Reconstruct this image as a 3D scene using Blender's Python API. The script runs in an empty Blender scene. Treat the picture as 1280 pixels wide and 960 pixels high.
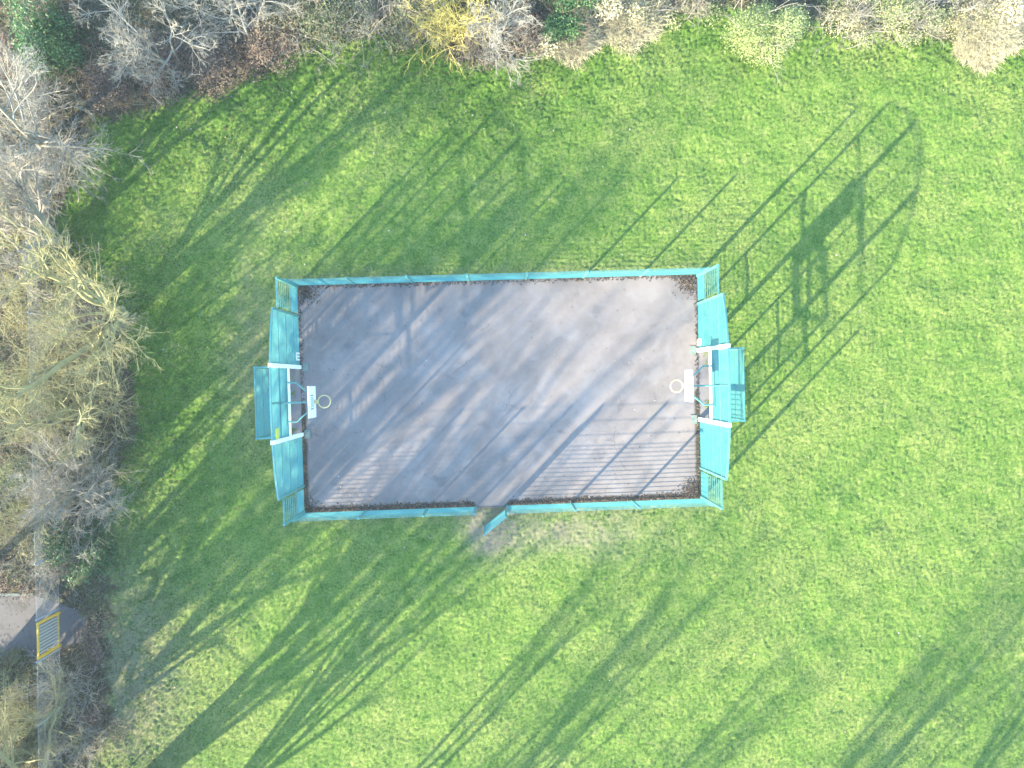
import bpy, math
import numpy as np
from mathutils import Vector, Matrix

sc = bpy.context.scene
col = sc.collection
RNG = np.random.default_rng(7)

# ------------------------------------------------------------------ camera
H, F = 34.8, 1000.0                       # metres above lawn, focal length in 1280-px units
cam_d = bpy.data.cameras.new('camera'); cam = bpy.data.objects.new('camera', cam_d); col.objects.link(cam)
cam_d.sensor_width = 36; cam_d.lens = F / 1280 * 36; cam_d.clip_end = 2000; cam_d.clip_start = 0.1
cam.location = (0, 0, H)
_f = Vector((17 / F, -5 / F, -1)).normalized()
_r = _f.cross(Vector((0, 1, 0))).normalized(); _u = _r.cross(_f)
cam.rotation_euler = Matrix((_r, _u, -_f)).transposed().to_euler()
sc.camera = cam
_R = np.array(Matrix((_r, _u, -_f)).transposed())

def P(u, v, z=0.0):
    """place on the level z that the survey photo shows at (u, v)"""
    d = _R @ np.array([(u - 640) / F, -(v - 480) / F, -1.0])
    t = (z - H) / d[2]
    return np.array([d[0] * t, d[1] * t, z])

# ------------------------------------------------------------------ light
ELEV = math.radians(18.3)
SX, SY = 0.690, 0.724                     # ground direction in which shadows run
w = bpy.data.worlds.new('World'); sc.world = w; w.use_nodes = True
nt = w.node_tree; nt.nodes.clear()
sky = nt.nodes.new('ShaderNodeTexSky'); sky.sky_type = 'NISHITA'; sky.sun_disc = False
sky.dust_density = 0.3; sky.ozone_density = 4.0; sky.air_density = 1.2; sky.sun_elevation = ELEV; sky.sun_rotation = math.atan2(-SX, -SY)
bg = nt.nodes.new('ShaderNodeBackground'); bg.inputs['Strength'].default_value = 0.15
wo = nt.nodes.new('ShaderNodeOutputWorld')
nt.links.new(sky.outputs[0], bg.inputs[0]); nt.links.new(bg.outputs[0], wo.inputs[0])
sun_d = bpy.data.lights.new('sun', 'SUN'); sun = bpy.data.objects.new('sun', sun_d); col.objects.link(sun)
sun_d.energy = 4.0; sun_d.angle = math.radians(0.65); sun_d.color = (1.0, 0.90, 0.72)
sun.rotation_euler = Vector((SX * math.cos(ELEV), SY * math.cos(ELEV), -math.sin(ELEV))).to_track_quat('-Z', 'Y').to_euler()
sun.location = (-40, -40, 30)
sc.view_settings.view_transform = 'Standard'; sc.view_settings.look = 'None'
sc.view_settings.exposure = 2.76; sc.view_settings.gamma = 1.0
sc.view_settings.use_curve_mapping = False
try:
    sc.cycles.max_bounces = 6; sc.cycles.diffuse_bounces = 3; sc.cycles.use_denoising = True
except Exception:
    pass

# ------------------------------------------------------------------ materials
def new_mat(name):
    m = bpy.data.materials.new(name); m.use_nodes = True
    n = m.node_tree.nodes; l = m.node_tree.links
    return m, n, l, n['Principled BSDF']

def ramp(n, stops):
    r = n.new('ShaderNodeValToRGB'); e = r.color_ramp.elements
    while len(e) < len(stops): e.new(0.5)
    for i, (p, c) in enumerate(stops):
        e[i].position = p; e[i].color = (*c, 1)
    return r

def noise(n, l, scale, detail=3, rough=0.55, coord=None):
    t = n.new('ShaderNodeTexNoise'); t.inputs['Scale'].default_value = scale
    t.inputs['Detail'].default_value = detail; t.inputs['Roughness'].default_value = rough
    if coord is not None: l.new(coord, t.inputs['Vector'])
    return t

def mixc(n, l, fac, a, b, mode='MIX'):
    m = n.new('ShaderNodeMix'); m.data_type = 'RGBA'; m.blend_type = mode
    for s, v in ((m.inputs[0], fac), (m.inputs[6], a), (m.inputs[7], b)):
        if isinstance(v, (int, float)): s.default_value = v
        elif isinstance(v, tuple): s.default_value = (*v, 1)
        else: l.new(v, s)
    return m.outputs[2]

def math_n(n, l, op, a, b=0.0, clamp=False):
    m = n.new('ShaderNodeMath'); m.operation = op; m.use_clamp = clamp
    for s, v in ((m.inputs[0], a), (m.inputs[1], b)):
        if isinstance(v, (int, float)): s.default_value = v
        else: l.new(v, s)
    return m.outputs[0]

def smooth(n, l, v, a, b):
    m = n.new('ShaderNodeMapRange'); m.interpolation_type = 'SMOOTHSTEP'
    l.new(v, m.inputs[0]); m.inputs[1].default_value = a; m.inputs[2].default_value = b
    return m.outputs[0]

def attr(n, name):
    a = n.new('ShaderNodeAttribute'); a.attribute_name = name; return a.outputs['Fac']

def var_mat(name, stops, rough=0.7, wear=None, trans=0.0):
    """colour chosen by the per-piece attribute 'var'"""
    m, n, l, b = new_mat(name)
    r = ramp(n, stops); l.new(attr(n, 'var'), r.inputs[0])
    c = r.outputs[0]
    b.inputs['Roughness'].default_value = rough
    b.inputs['Specular IOR Level'].default_value = 0.25
    if trans:
        o = n['Material Output']
        t = n.new('ShaderNodeBsdfTranslucent'); mx = n.new('ShaderNodeMixShader'); mx.inputs[0].default_value = trans
        l.new(c, t.inputs[0]); l.new(b.outputs[0], mx.inputs[1]); l.new(t.outputs[0], mx.inputs[2]); l.new(mx.outputs[0], o.inputs[0])
    l.new(c, b.inputs['Base Color'])
    return m

def paint(name, c, rough=0.45, wear=(0.5, 0.5, 0.5), amt=0.25, metal=0.0, scale=3.0, grime=0.25):
    m, n, l, b = new_mat(name)
    tc = n.new('ShaderNodeTexCoord'); geo = n.new('ShaderNodeNewGeometry')
    t = noise(n, l, scale, 5, 0.7, geo.outputs['Position'])
    f = math_n(n, l, 'MULTIPLY', smooth(n, l, t.outputs[0], 0.48, 0.72), amt)
    t2 = noise(n, l, scale * 4.5, 4, 0.75, geo.outputs['Position'])
    g2 = math_n(n, l, 'MULTIPLY', smooth(n, l, t2.outputs[0], 0.50, 0.75), grime)
    l.new(mixc(n, l, g2, mixc(n, l, f, c, wear), (0.11, 0.12, 0.085)), b.inputs['Base Color'])
    b.inputs['Roughness'].default_value = rough; b.inputs['Metallic'].default_value = metal
    return m

M_TEAL = paint('teal_paint', (0.075, 0.285, 0.238), 0.45, (0.16, 0.33, 0.24), 0.6, grime=0.4)
M_TEALD = paint('teal_paint_frame', (0.070, 0.245, 0.225), 0.4, (0.15, 0.30, 0.23), 0.7, grime=0.5)
M_WHITE = paint('white_paint', (0.80, 0.80, 0.78), 0.45, (0.55, 0.55, 0.50), 0.3)
M_CREAM = paint('cream_ring_paint', (0.60, 0.47, 0.20), 0.4, (0.45, 0.30, 0.15), 0.4)
M_MARK = paint('dark_marking', (0.05, 0.06, 0.08), 0.5)
M_PALEBLUE = paint('pale_blue_marking', (0.40, 0.52, 0.62), 0.5)
M_YELSIGN = paint('yellow_green_sign', (0.55, 0.60, 0.05), 0.4)
M_YELLOW = paint('yellow_gate_paint', (0.62, 0.36, 0.03), 0.45, (0.30, 0.20, 0.08), 0.6, scale=8)
M_GREYBAR = paint('dull_grey_metal', (0.30, 0.29, 0.25), 0.5, (0.40, 0.30, 0.15), 0.6, scale=6)
M_GALV = paint('galvanised_wire', (0.28, 0.31, 0.32), 0.5, (0.16, 0.15, 0.12), 0.8)
M_CONC = paint('concrete', (0.115, 0.10, 0.085), 0.9, (0.055, 0.048, 0.038), 0.95, scale=1.1)
M_PAD = paint('mossy_concrete', (0.17, 0.21, 0.17), 0.9, (0.10, 0.13, 0.07), 0.9, scale=6)

def bark_mat(name, a, b_, c):
    m, n, l, b = new_mat(name)
    g = n.new('ShaderNodeNewGeometry')
    t = noise(n, l, 1.3, 4, 0.7, g.outputs['Position'])
    r = ramp(n, [(0.35, a), (0.55, b_), (0.72, c)]); l.new(t.outputs[0], r.inputs[0])
    l.new(r.outputs[0], b.inputs['Base Color']); b.inputs['Roughness'].default_value = 0.85
    b.inputs['Specular IOR Level'].default_value = 0.2
    return m
M_BARK = bark_mat('bark_grey', (0.20, 0.17, 0.13), (0.30, 0.27, 0.20), (0.24, 0.23, 0.13))
M_BARKY = bark_mat('bark_lichen', (0.21, 0.195, 0.10), (0.32, 0.295, 0.13), (0.25, 0.24, 0.16))
M_BARKW = bark_mat('bark_bleached', (0.20, 0.18, 0.13), (0.30, 0.28, 0.22), (0.19, 0.17, 0.12))
M_BARKD = bark_mat('bark_brown', (0.12, 0.085, 0.06), (0.18, 0.13, 0.09), (0.14, 0.12, 0.07))
M_YTWIG = bark_mat('yellow_twig', (0.42, 0.36, 0.09), (0.58, 0.48, 0.13), (0.40, 0.37, 0.18))
M_STRAW = var_mat('straw', [(0, (0.30, 0.25, 0.13)), (0.5, (0.47, 0.42, 0.24)), (1, (0.62, 0.57, 0.38))], 0.8, trans=0.15)
M_LEAFD = var_mat('leaf_dark_evergreen', [(0, (0.025, 0.065, 0.020)), (0.6, (0.062, 0.140, 0.042)), (1, (0.11, 0.20, 0.07))], 0.45, trans=0.15)
M_LEAFY = var_mat('leaf_yellow_green', [(0, (0.12, 0.17, 0.04)), (0.5, (0.23, 0.28, 0.09)), (1, (0.34, 0.37, 0.17))], 0.55, trans=0.2)
M_LEAFM = var_mat('leaf_mixed', [(0, (0.05, 0.075, 0.025)), (0.35, (0.11, 0.15, 0.05)), (0.6, (0.20, 0.18, 0.09)), (1, (0.24, 0.17, 0.10))], 0.65, trans=0.15)
M_LEAFB = var_mat('leaf_brown', [(0, (0.10, 0.07, 0.05)), (0.5, (0.19, 0.14, 0.095)), (0.85, (0.29, 0.23, 0.16)), (1, (0.15, 0.18, 0.06))], 0.7, trans=0.1)
M_LEAFB2 = var_mat('dead_stalk', [(0, (0.12, 0.09, 0.06)), (0.4, (0.24, 0.19, 0.12)), (0.7, (0.36, 0.31, 0.22)), (1, (0.20, 0.22, 0.09))], 0.8)
M_LEAFP = var_mat('leaf_pale', [(0, (0.14, 0.18, 0.06)), (0.5, (0.26, 0.27, 0.12)), (1, (0.42, 0.36, 0.22))], 0.7, trans=0.15)
M_LITTER = var_mat('fallen_leaf', [(0, (0.045, 0.033, 0.022)), (0.5, (0.12, 0.085, 0.055)), (0.85, (0.22, 0.16, 0.10)), (1, (0.42, 0.36, 0.26))], 0.8)
M_FLECK = var_mat('pale_fleck', [(0, (0.5, 0.47, 0.40)), (1, (0.75, 0.75, 0.72))], 0.8)

def blade_mat():
    m, n, l, b = new_mat('grass_blade')
    g = n.new('ShaderNodeNewGeometry')
    r = ramp(n, [(0, (0.042, 0.115, 0.015)), (0.45, (0.108, 0.190, 0.030)), (0.8, (0.180, 0.242, 0.048)), (1, (0.30, 0.29, 0.10))])
    l.new(attr(n, 'var'), r.inputs[0])
    l.new(r.outputs[0], b.inputs['Base Color']); b.inputs['Roughness'].default_value = 0.6
    b.inputs['Specular IOR Level'].default_value = 0.2
    t = n.new('ShaderNodeBsdfTranslucent'); mx = n.new('ShaderNodeMixShader'); mx.inputs[0].default_value = 0.25
    l.new(r.outputs[0], t.inputs[0]); l.new(b.outputs[0], mx.inputs[1]); l.new(t.outputs[0], mx.inputs[2])
    l.new(mx.outputs[0], n['Material Output'].inputs[0])
    return m
M_BLADE = blade_mat()

def lawn_mat():
    m, n, l, b = new_mat('lawn_and_scrub_ground')
    g = n.new('ShaderNodeNewGeometry'); p = g.outputs['Position']
    big = noise(n, l, 0.22, 4, 0.6, p); mid = noise(n, l, 1.6, 4, 0.65, p); fine = noise(n, l, 11, 3, 0.7, p); vfine = noise(n, l, 34, 2, 0.7, p)
    mixf = math_n(n, l, 'ADD', math_n(n, l, 'MULTIPLY', mid.outputs[0], 0.35),
                  math_n(n, l, 'ADD', math_n(n, l, 'MULTIPLY', fine.outputs[0], 0.4), math_n(n, l, 'MULTIPLY', vfine.outputs[0], 0.25)))
    mixf = math_n(n, l, 'ADD', math_n(n, l, 'MULTIPLY', math_n(n, l, 'SUBTRACT', mixf, 0.5), 1.75), 0.5)
    lawn = ramp(n, [(0.26, (0.042, 0.108, 0.016)), (0.45, (0.108, 0.188, 0.030)), (0.58, (0.175, 0.240, 0.046)), (0.74, (0.300, 0.298, 0.095))])
    l.new(mixf, lawn.inputs[0])
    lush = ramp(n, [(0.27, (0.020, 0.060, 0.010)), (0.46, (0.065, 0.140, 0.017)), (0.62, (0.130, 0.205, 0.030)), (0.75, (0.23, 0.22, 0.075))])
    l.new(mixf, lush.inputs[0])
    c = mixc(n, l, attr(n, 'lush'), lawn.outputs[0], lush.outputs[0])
    # yellower, drier patches
    dry = math_n(n, l, 'MULTIPLY', smooth(n, l, big.outputs[0], 0.44, 0.66), smooth(n, l, fine.outputs[0], 0.40, 0.60))
    dry = math_n(n, l, 'MULTIPLY', dry, 0.55)
    c = mixc(n, l, dry, c, (0.29, 0.285, 0.085))
    # worn earth
    mud = math_n(n, l, 'MULTIPLY', attr(n, 'mud'), smooth(n, l, mixf, 0.30, 0.56))
    c = mixc(n, l, mud, c, (0.24, 0.195, 0.125))
    # scrub floor: leaf mould, ivy, dead stalks
    scr = ramp(n, [(0.30, (0.030, 0.022, 0.014)), (0.44, (0.085, 0.062, 0.038)), (0.54, (0.070, 0.085, 0.030)), (0.64, (0.150, 0.115, 0.072)), (0.75, (0.24, 0.20, 0.13))])
    l.new(mixf, scr.inputs[0])
    wn = noise(n, l, 1.1, 4, 0.7, p)
    wf = math_n(n, l, 'ADD', attr(n, 'wild'), math_n(n, l, 'MULTIPLY', math_n(n, l, 'SUBTRACT', wn.outputs[0], 0.5), 1.1))
    c = mixc(n, l, smooth(n, l, wf, 0.40, 0.62), c, scr.outputs[0])
    l.new(c, b.inputs['Base Color'])
    b.inputs['Roughness'].default_value = 0.9; b.inputs['Specular IOR Level'].default_value = 0.1
    bp = n.new('ShaderNodeBump'); bp.inputs['Strength'].default_value = 0.8; bp.inputs['Distance'].default_value = 0.04
    l.new(vfine.outputs[0], bp.inputs['Height']); l.new(bp.outputs[0], b.inputs['Normal'])
    return m

def court_mat():
    m, n, l, b = new_mat('worn_asphalt')
    g = n.new('ShaderNodeNewGeometry'); p = g.outputs['Position']
    big = noise(n, l, 0.35, 5, 0.6, p); mid = noise(n, l, 1.5, 5, 0.65, p); fine = noise(n, l, 40, 3, 0.7, p); grit = noise(n, l, 130, 2, 0.6, p)
    base = ramp(n, [(0.28, (0.170, 0.142, 0.120)), (0.5, (0.240, 0.203, 0.174)), (0.72, (0.315, 0.272, 0.236))])
    l.new(math_n(n, l, 'ADD', math_n(n, l, 'MULTIPLY', big.outputs[0], 0.65), math_n(n, l, 'MULTIPLY', mid.outputs[0], 0.35)), base.inputs[0])
    c = base.outputs[0]
    gr = math_n(n, l, 'ADD', math_n(n, l, 'MULTIPLY', fine.outputs[0], 0.6), math_n(n, l, 'MULTIPLY', grit.outputs[0], 0.7))
    c = mixc(n, l, 0.75, c, mixc(n, l, gr, (0.4, 0.4, 0.4), (1.1, 1.08, 1.05)), 'MULTIPLY')
    # pale dried-puddle patches with an edge
    pu = noise(n, l, 0.8, 4, 0.55, p); pu.inputs['Distortion'].default_value = 0.8
    c = mixc(n, l, math_n(n, l, 'MULTIPLY', smooth(n, l, pu.outputs[0], 0.52, 0.74), 0.30), c, (0.31, 0.28, 0.248))
    st = noise(n, l, 1.1, 3, 0.5, p); st.noise_dimensions = '4D'; st.inputs['W'].default_value = 5.0
    c = mixc(n, l, math_n(n, l, 'MULTIPLY', smooth(n, l, st.outputs[0], 0.62, 0.74), 0.4), c, (0.095, 0.088, 0.085))
    # cracks
    dist = n.new('ShaderNodeVectorMath'); dist.operation = 'ADD'
    dn = noise(n, l, 2.5, 4, 0.6, p); l.new(p, dist.inputs[0])
    ds = n.new('ShaderNodeVectorMath'); ds.operation = 'SCALE'; ds.inputs['Scale'].default_value = 0.5
    l.new(dn.outputs['Color'], ds.inputs[0]); l.new(ds.outputs[0], dist.inputs[1])
    vo = n.new('ShaderNodeTexVoronoi'); vo.feature = 'DISTANCE_TO_EDGE'; vo.inputs['Scale'].default_value = 0.30
    l.new(dist.outputs[0], vo.inputs['Vector'])
    cm = noise(n, l, 0.5, 2, 0.5, p)
    crack = math_n(n, l, 'MULTIPLY', math_n(n, l, 'SUBTRACT', 1.0, smooth(n, l, vo.outputs['Distance'], 0.003, 0.010)), smooth(n, l, cm.outputs[0], 0.54, 0.62))
    c = mixc(n, l, math_n(n, l, 'MULTIPLY', crack, 0.28), c, (0.05, 0.048, 0.042))
    # dirt gathered at the rim
    df = math_n(n, l, 'ADD', attr(n, 'dirt'), math_n(n, l, 'MULTIPLY', math_n(n, l, 'SUBTRACT', mid.outputs[0], 0.5), 0.9))
    c = mixc(n, l, smooth(n, l, df, 0.35, 0.8), c, mixc(n, l, fine.outputs[0], (0.035, 0.028, 0.018), (0.10, 0.085, 0.045)))
    l.new(c, b.inputs['Base Color']); b.inputs['Roughness'].default_value = 0.85; b.inputs['Specular IOR Level'].default_value = 0.3
    bp = n.new('ShaderNodeBump'); bp.inputs['Strength'].default_value = 0.25; bp.inputs['Distance'].default_value = 0.01
    l.new(gr, bp.inputs['Height']); l.new(bp.outputs[0], b.inputs['Normal'])
    return m

# ------------------------------------------------------------------ object helpers
def tag(o, label=None, cat=None, group=None, kind=None):
    if label: o['label'] = label
    if cat: o['category'] = cat
    if group: o['group'] = group
    if kind: o['kind'] = kind
    return o

def empty(name, loc, label, cat, group=None):
    o = bpy.data.objects.new(name, None); col.objects.link(o); o.location = Vector(loc)
    o.empty_display_size = 0.3
    return tag(o, label, cat, group)

def mesh_np(name, V, Fc, mat, parent=None, off=None, var=None, smooth_=False):
    """one mesh from arrays: V (n,3), Fc (m,k)"""
    V = np.asarray(V, dtype=np.float32)
    if off is not None: V = V - np.asarray(off, dtype=np.float32)
    Fc = np.asarray(Fc, dtype=np.int32); k = Fc.shape[1]
    me = bpy.data.meshes.new(name)
    me.vertices.add(len(V)); me.vertices.foreach_set('co', V.ravel())
    me.loops.add(Fc.size); me.loops.foreach_set('vertex_index', Fc.ravel())
    me.polygons.add(len(Fc)); me.polygons.foreach_set('loop_start', np.arange(0, Fc.size, k, dtype=np.int32))
    me.polygons.foreach_set('loop_total', np.full(len(Fc), k, dtype=np.int32))
    if smooth_: me.polygons.foreach_set('use_smooth', np.ones(len(Fc), dtype=bool))
    me.update(calc_edges=True)
    if var is not None:
        if not isinstance(var, dict): var = {'var': var}
        for kx, a in var.items():
            at = me.attributes.new(kx, 'FLOAT', 'POINT'); at.data.foreach_set('value', np.asarray(a, dtype=np.float32))
    me.materials.append(mat)
    o = bpy.data.objects.new(name, me); col.objects.link(o)
    if parent is not None: o.parent = parent
    return o

_unit = {}
def unit_box(mat):
    if mat.name not in _unit:
        me = bpy.data.meshes.new('bar_' + mat.name)
        v = [(x, y, z) for x in (-.5, .5) for y in (-.5, .5) for z in (-.5, .5)]
        f = [(0, 1, 3, 2), (4, 6, 7, 5), (0, 4, 5, 1), (2, 3, 7, 6), (0, 2, 6, 4), (1, 5, 7, 3)]
        me.from_pydata(v, [], f); me.materials.append(mat); _unit[mat.name] = me
    return _unit[mat.name]

def bar(parent, root, name, A, B, wid, hei, mat, up=(0, 0, 1)):
    """straight bar from A to B (world), wid across, hei along 'up'"""
    A = Vector(A); B = Vector(B); d = B - A; L = d.length; d.normalize()
    up = Vector(up)
    if abs(d.dot(up)) > 0.95: up = Vector((0, 1, 0)) if abs(d.y) < 0.9 else Vector((1, 0, 0))
    s = up.cross(d).normalized(); u = d.cross(s)
    R = Matrix((d, s, u)).transposed()
    S = Matrix.Diagonal((L, wid, hei))
    m = (R @ S).to_4x4(); m.translation = (A + B) / 2 - Vector(root)
    o = bpy.data.objects.new(name, unit_box(mat)); col.objects.link(o); o.parent = parent
    o.matrix_local = m
    return o

def tubes(Pl, Ra, sides):
    """Pl (N,n,3) polylines, Ra (N,n) radii -> V, F(quads)"""
    N, n, _ = Pl.shape
    T = np.empty_like(Pl); T[:, 1:-1] = Pl[:, 2:] - Pl[:, :-2]; T[:, 0] = Pl[:, 1] - Pl[:, 0]; T[:, -1] = Pl[:, -1] - Pl[:, -2]
    T /= np.linalg.norm(T, axis=2, keepdims=True) + 1e-9
    mean = T.mean(axis=1); ref = np.where(np.abs(mean[:, 2:3]) > 0.8, np.array([[1.0, 0, 0]]), np.array([[0, 0, 1.0]]))
    s = np.cross(T, ref[:, None, :]); s /= np.linalg.norm(s, axis=2, keepdims=True) + 1e-9
    u = np.cross(T, s)
    a = np.arange(sides) * 2 * np.pi / sides
    V = Pl[:, :, None, :] + Ra[:, :, None, None] * (np.cos(a)[None, None, :, None] * s[:, :, None, :] + np.sin(a)[None, None, :, None] * u[:, :, None, :])
    idx = np.arange(N * n * sides).reshape(N, n, sides)
    a0 = idx[:, :-1, :]; b0 = idx[:, 1:, :]
    Fq = np.stack([a0, np.roll(a0, -1, 2), np.roll(b0, -1, 2), b0], axis=-1).reshape(-1, 4)
    return V.reshape(-1, 3), Fq

def join(parts):
    Vs, Fs, o = [], [], 0
    for V, Fq in parts:
        Vs.append(V); Fs.append(Fq + o); o += len(V)
    return np.concatenate(Vs), np.concatenate(Fs)

def tube_path(pts, r, sides=8):
    return tubes(np.array(pts, float)[None], np.full((1, len(pts)), r), sides)

def fft_noise(ny, nx, lo, hi, rng, step):
    """band-limited noise: wavelengths lo..hi metres, unit variance"""
    ky = np.fft.fftfreq(ny, step)[:, None]; kx = np.fft.rfftfreq(nx, step)[None]
    k = np.sqrt(kx * kx + ky * ky)
    A = ((k > 1 / hi) & (k < 1 / lo)) * 1.0
    f = np.fft.irfft2(np.fft.rfft2(rng.standard_normal((ny, nx))) * A, s=(ny, nx))
    return f / (f.std() + 1e-9)

# ------------------------------------------------------------------ ground
EDGE = [P(*q)[:2] for q in [(-60, 1300), (60, 1060), (118, 960), (140, 890), (134, 800), (140, 740), (124, 680), (148, 600), (168, 520), (158, 430),
        (122, 370), (88, 325), (72, 270), (92, 205), (125, 150), (205, 132), (295, 112), (345, 72), (420, 44), (520, 52), (580, 82), (640, 76),
        (700, 56), (760, 32), (840, 14), (900, 8), (960, 18), (1010, 30), (1050, 36), (1100, 40), (1180, 46), (1230, 62), (1290, 66), (1420, 80)]]
EDGE = np.array(EDGE)
LAWN_POLY = np.vstack([EDGE, [[400, EDGE[-1][1]], [400, -400], [EDGE[0][0], -400]]])

def dist_edge(X, Y):
    D = np.full(X.shape, 1e9)
    for a, b in zip(EDGE[:-1], EDGE[1:]):
        d = b - a; t = np.clip(((X - a[0]) * d[0] + (Y - a[1]) * d[1]) / (d @ d), 0, 1)
        D = np.minimum(D, np.hypot(X - a[0] - t * d[0], Y - a[1] - t * d[1]))
    ins = np.zeros(X.shape, bool); q = LAWN_POLY
    for a, b in zip(q, np.roll(q, -1, 0)):
        c = ((a[1] > Y) != (b[1] > Y))
        with np.errstate(divide='ignore', invalid='ignore'):
            ins ^= c & (X < (b[0] - a[0]) * (Y - a[1]) / (b[1] - a[1]) + a[0])
    return np.where(ins, D, -D)                 # positive on the lawn

CT = {k: P(*v)[:2] for k, v in dict(tl=(372, 357), tr=(871, 343), br=(876, 623), bl=(381, 641)).items()}
def court_sd(X, Y):
    """distance inside the court, negative outside"""
    D = np.full(X.shape, 1e9)
    q = [CT['tl'], CT['bl'], CT['br'], CT['tr']]
    for a, b in zip(q, q[1:] + q[:1]):
        d = b - a; L = np.hypot(*d)
        D = np.minimum(D, (d[0] * (Y - a[1]) - d[1] * (X - a[0])) / L)
    return D

STEP = 0.062
gx0, gx1, gy0, gy1 = -23.6, 24.4, -18.4, 18.0
xs = np.arange(gx0, gx1, STEP); ys = np.arange(gy0, gy1, STEP)
grow_ = np.cumsum(0.15 * 1.32 ** np.arange(24))
XS = np.concatenate([gx0 - grow_[::-1], xs, xs[-1] + grow_]); YS = np.concatenate([gy0 - grow_[::-1], ys, ys[-1] + grow_])
X, Y = np.meshgrid(XS, YS)
ny, nx = X.shape
D = dist_edge(X, Y); C = court_sd(X, Y)
wild = np.clip(0.5 - D / 2.2, 0, 1)
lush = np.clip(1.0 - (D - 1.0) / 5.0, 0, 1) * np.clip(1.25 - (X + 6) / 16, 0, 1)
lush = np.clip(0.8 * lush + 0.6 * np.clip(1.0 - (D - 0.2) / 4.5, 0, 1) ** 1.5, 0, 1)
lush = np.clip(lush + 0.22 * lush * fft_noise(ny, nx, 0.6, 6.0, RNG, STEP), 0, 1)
g = P(612, 660)
mud = np.exp(-(((X - g[0]) / 1.0) ** 2 + ((Y - g[1]) / 1.2) ** 2)) * 1.3
mud += 0.8 * np.exp(-np.clip(-C, 0, 9) / 0.35) * (C < 0)
mud += 0.75 * np.exp(-((X + 16.0) / 2.6) ** 2 - ((Y + 13) / 5.5) ** 2)     # trodden, leafy strip by the trees
mud += 0.8 * np.exp(-(((X - 3.2) / 3.6) ** 2 + ((Y + 6.7) / 1.0) ** 2)) + 0.45 * np.exp(-(((X + 10.6) / 1.3) ** 2 + ((Y - 1.5) / 4.5) ** 2))
mud = np.clip(mud, 0, 1)
Z = 0.017 * fft_noise(ny, nx, 0.125, 0.26, RNG, STEP) + 0.010 * fft_noise(ny, nx, 0.26, 0.8, RNG, STEP) + 0.02 * fft_noise(ny, nx, 1.5, 6.0, RNG, STEP)
amp = 0.8 + 0.5 * lush + 0.5 * wild
Z = Z * amp
fade = np.clip(-C / 0.25, 0, 1); Z = np.where(C > -0.25, -0.05 + fade * (Z + 0.05), Z)
inframe = (X > gx0) & (X < gx1) & (Y > gy0) & (Y < gy1)
Z = np.where(inframe, Z, Z * 0.5)
# the tarred footpath crossing lower left is let into the ground
PA = [P(-260, 748), P(42, 744), P(108, 766), P(110, 800), P(42, 818), P(-260, 822)]
pin = np.zeros(X.shape, bool)
for a, b in zip(PA, PA[1:] + PA[:1]):
    c = ((a[1] > Y) != (b[1] > Y))
    with np.errstate(divide='ignore', invalid='ignore'):
        pin ^= c & (X < (b[0] - a[0]) * (Y - a[1]) / (b[1] - a[1]) + a[0])
Z = np.where(pin, -0.06, Z)
idx = np.arange(ny * nx).reshape(ny, nx)
Fq = np.stack([idx[:-1, :-1], idx[:-1, 1:], idx[1:, 1:], idx[1:, :-1]], -1).reshape(-1, 4)
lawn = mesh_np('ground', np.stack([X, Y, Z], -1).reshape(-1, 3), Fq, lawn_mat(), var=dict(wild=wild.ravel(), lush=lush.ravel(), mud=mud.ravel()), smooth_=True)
tag(lawn, 'mown green lawn running into leafy brown scrub floor', 'lawn', kind='structure')

def zat(x, y):
    i = np.clip(np.searchsorted(YS, y), 0, ny - 1); j = np.clip(np.searchsorted(XS, x), 0, nx - 1)
    return Z[i, j]

# court slab
n1, n2 = 180, 100
s, t = np.meshgrid(np.linspace(0, 1, n1), np.linspace(0, 1, n2))
q = lambda k: (CT['tl'][k] * (1 - s) * (1 - t) + CT['tr'][k] * s * (1 - t) + CT['br'][k] * s * t + CT['bl'][k] * (1 - s) * t)
cx, cy = q(0), q(1)
cd = court_sd(cx, cy)
bottom = np.clip((t - 0.5) * 40, 0, 1)
gate_gap = np.exp(-((cx - P(614, 632)[0]) / 0.75) ** 4)
dirt = np.exp(-cd / 0.07) * 0.65 + bottom * np.exp(-(cd / 0.28) ** 2) * 0.9 + 0.55 * np.exp(-(np.hypot(cx - CT['br'][0], cy - CT['br'][1]) / 0.5) ** 2) + 0.5 * np.exp(-(np.hypot(cx - CT['tl'][0], cy - CT['tl'][1]) / 0.5) ** 2) + 0.3 * np.exp(-(np.hypot(cx - CT['tr'][0], cy - CT['tr'][1]) / 0.6) ** 2)
dirt *= (1 - 0.9 * gate_gap * bottom)
idx = np.arange(n1 * n2).reshape(n2, n1)
Fq = np.stack([idx[:-1, :-1], idx[1:, :-1], idx[1:, 1:], idx[:-1, 1:]], -1).reshape(-1, 4)
cz = 0.03 + 0.004 * np.sin(cx * 0.9) * np.cos(cy * 0.7)
V = np.stack([cx, cy, cz], -1).reshape(-1, 3)
M_COURT = court_mat()
court = mesh_np('court', V, Fq, M_COURT, var=dict(dirt=dirt.ravel()), smooth_=True)
tag(court, 'worn grey asphalt ball court inside the teal fence', 'court', kind='structure')

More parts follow.
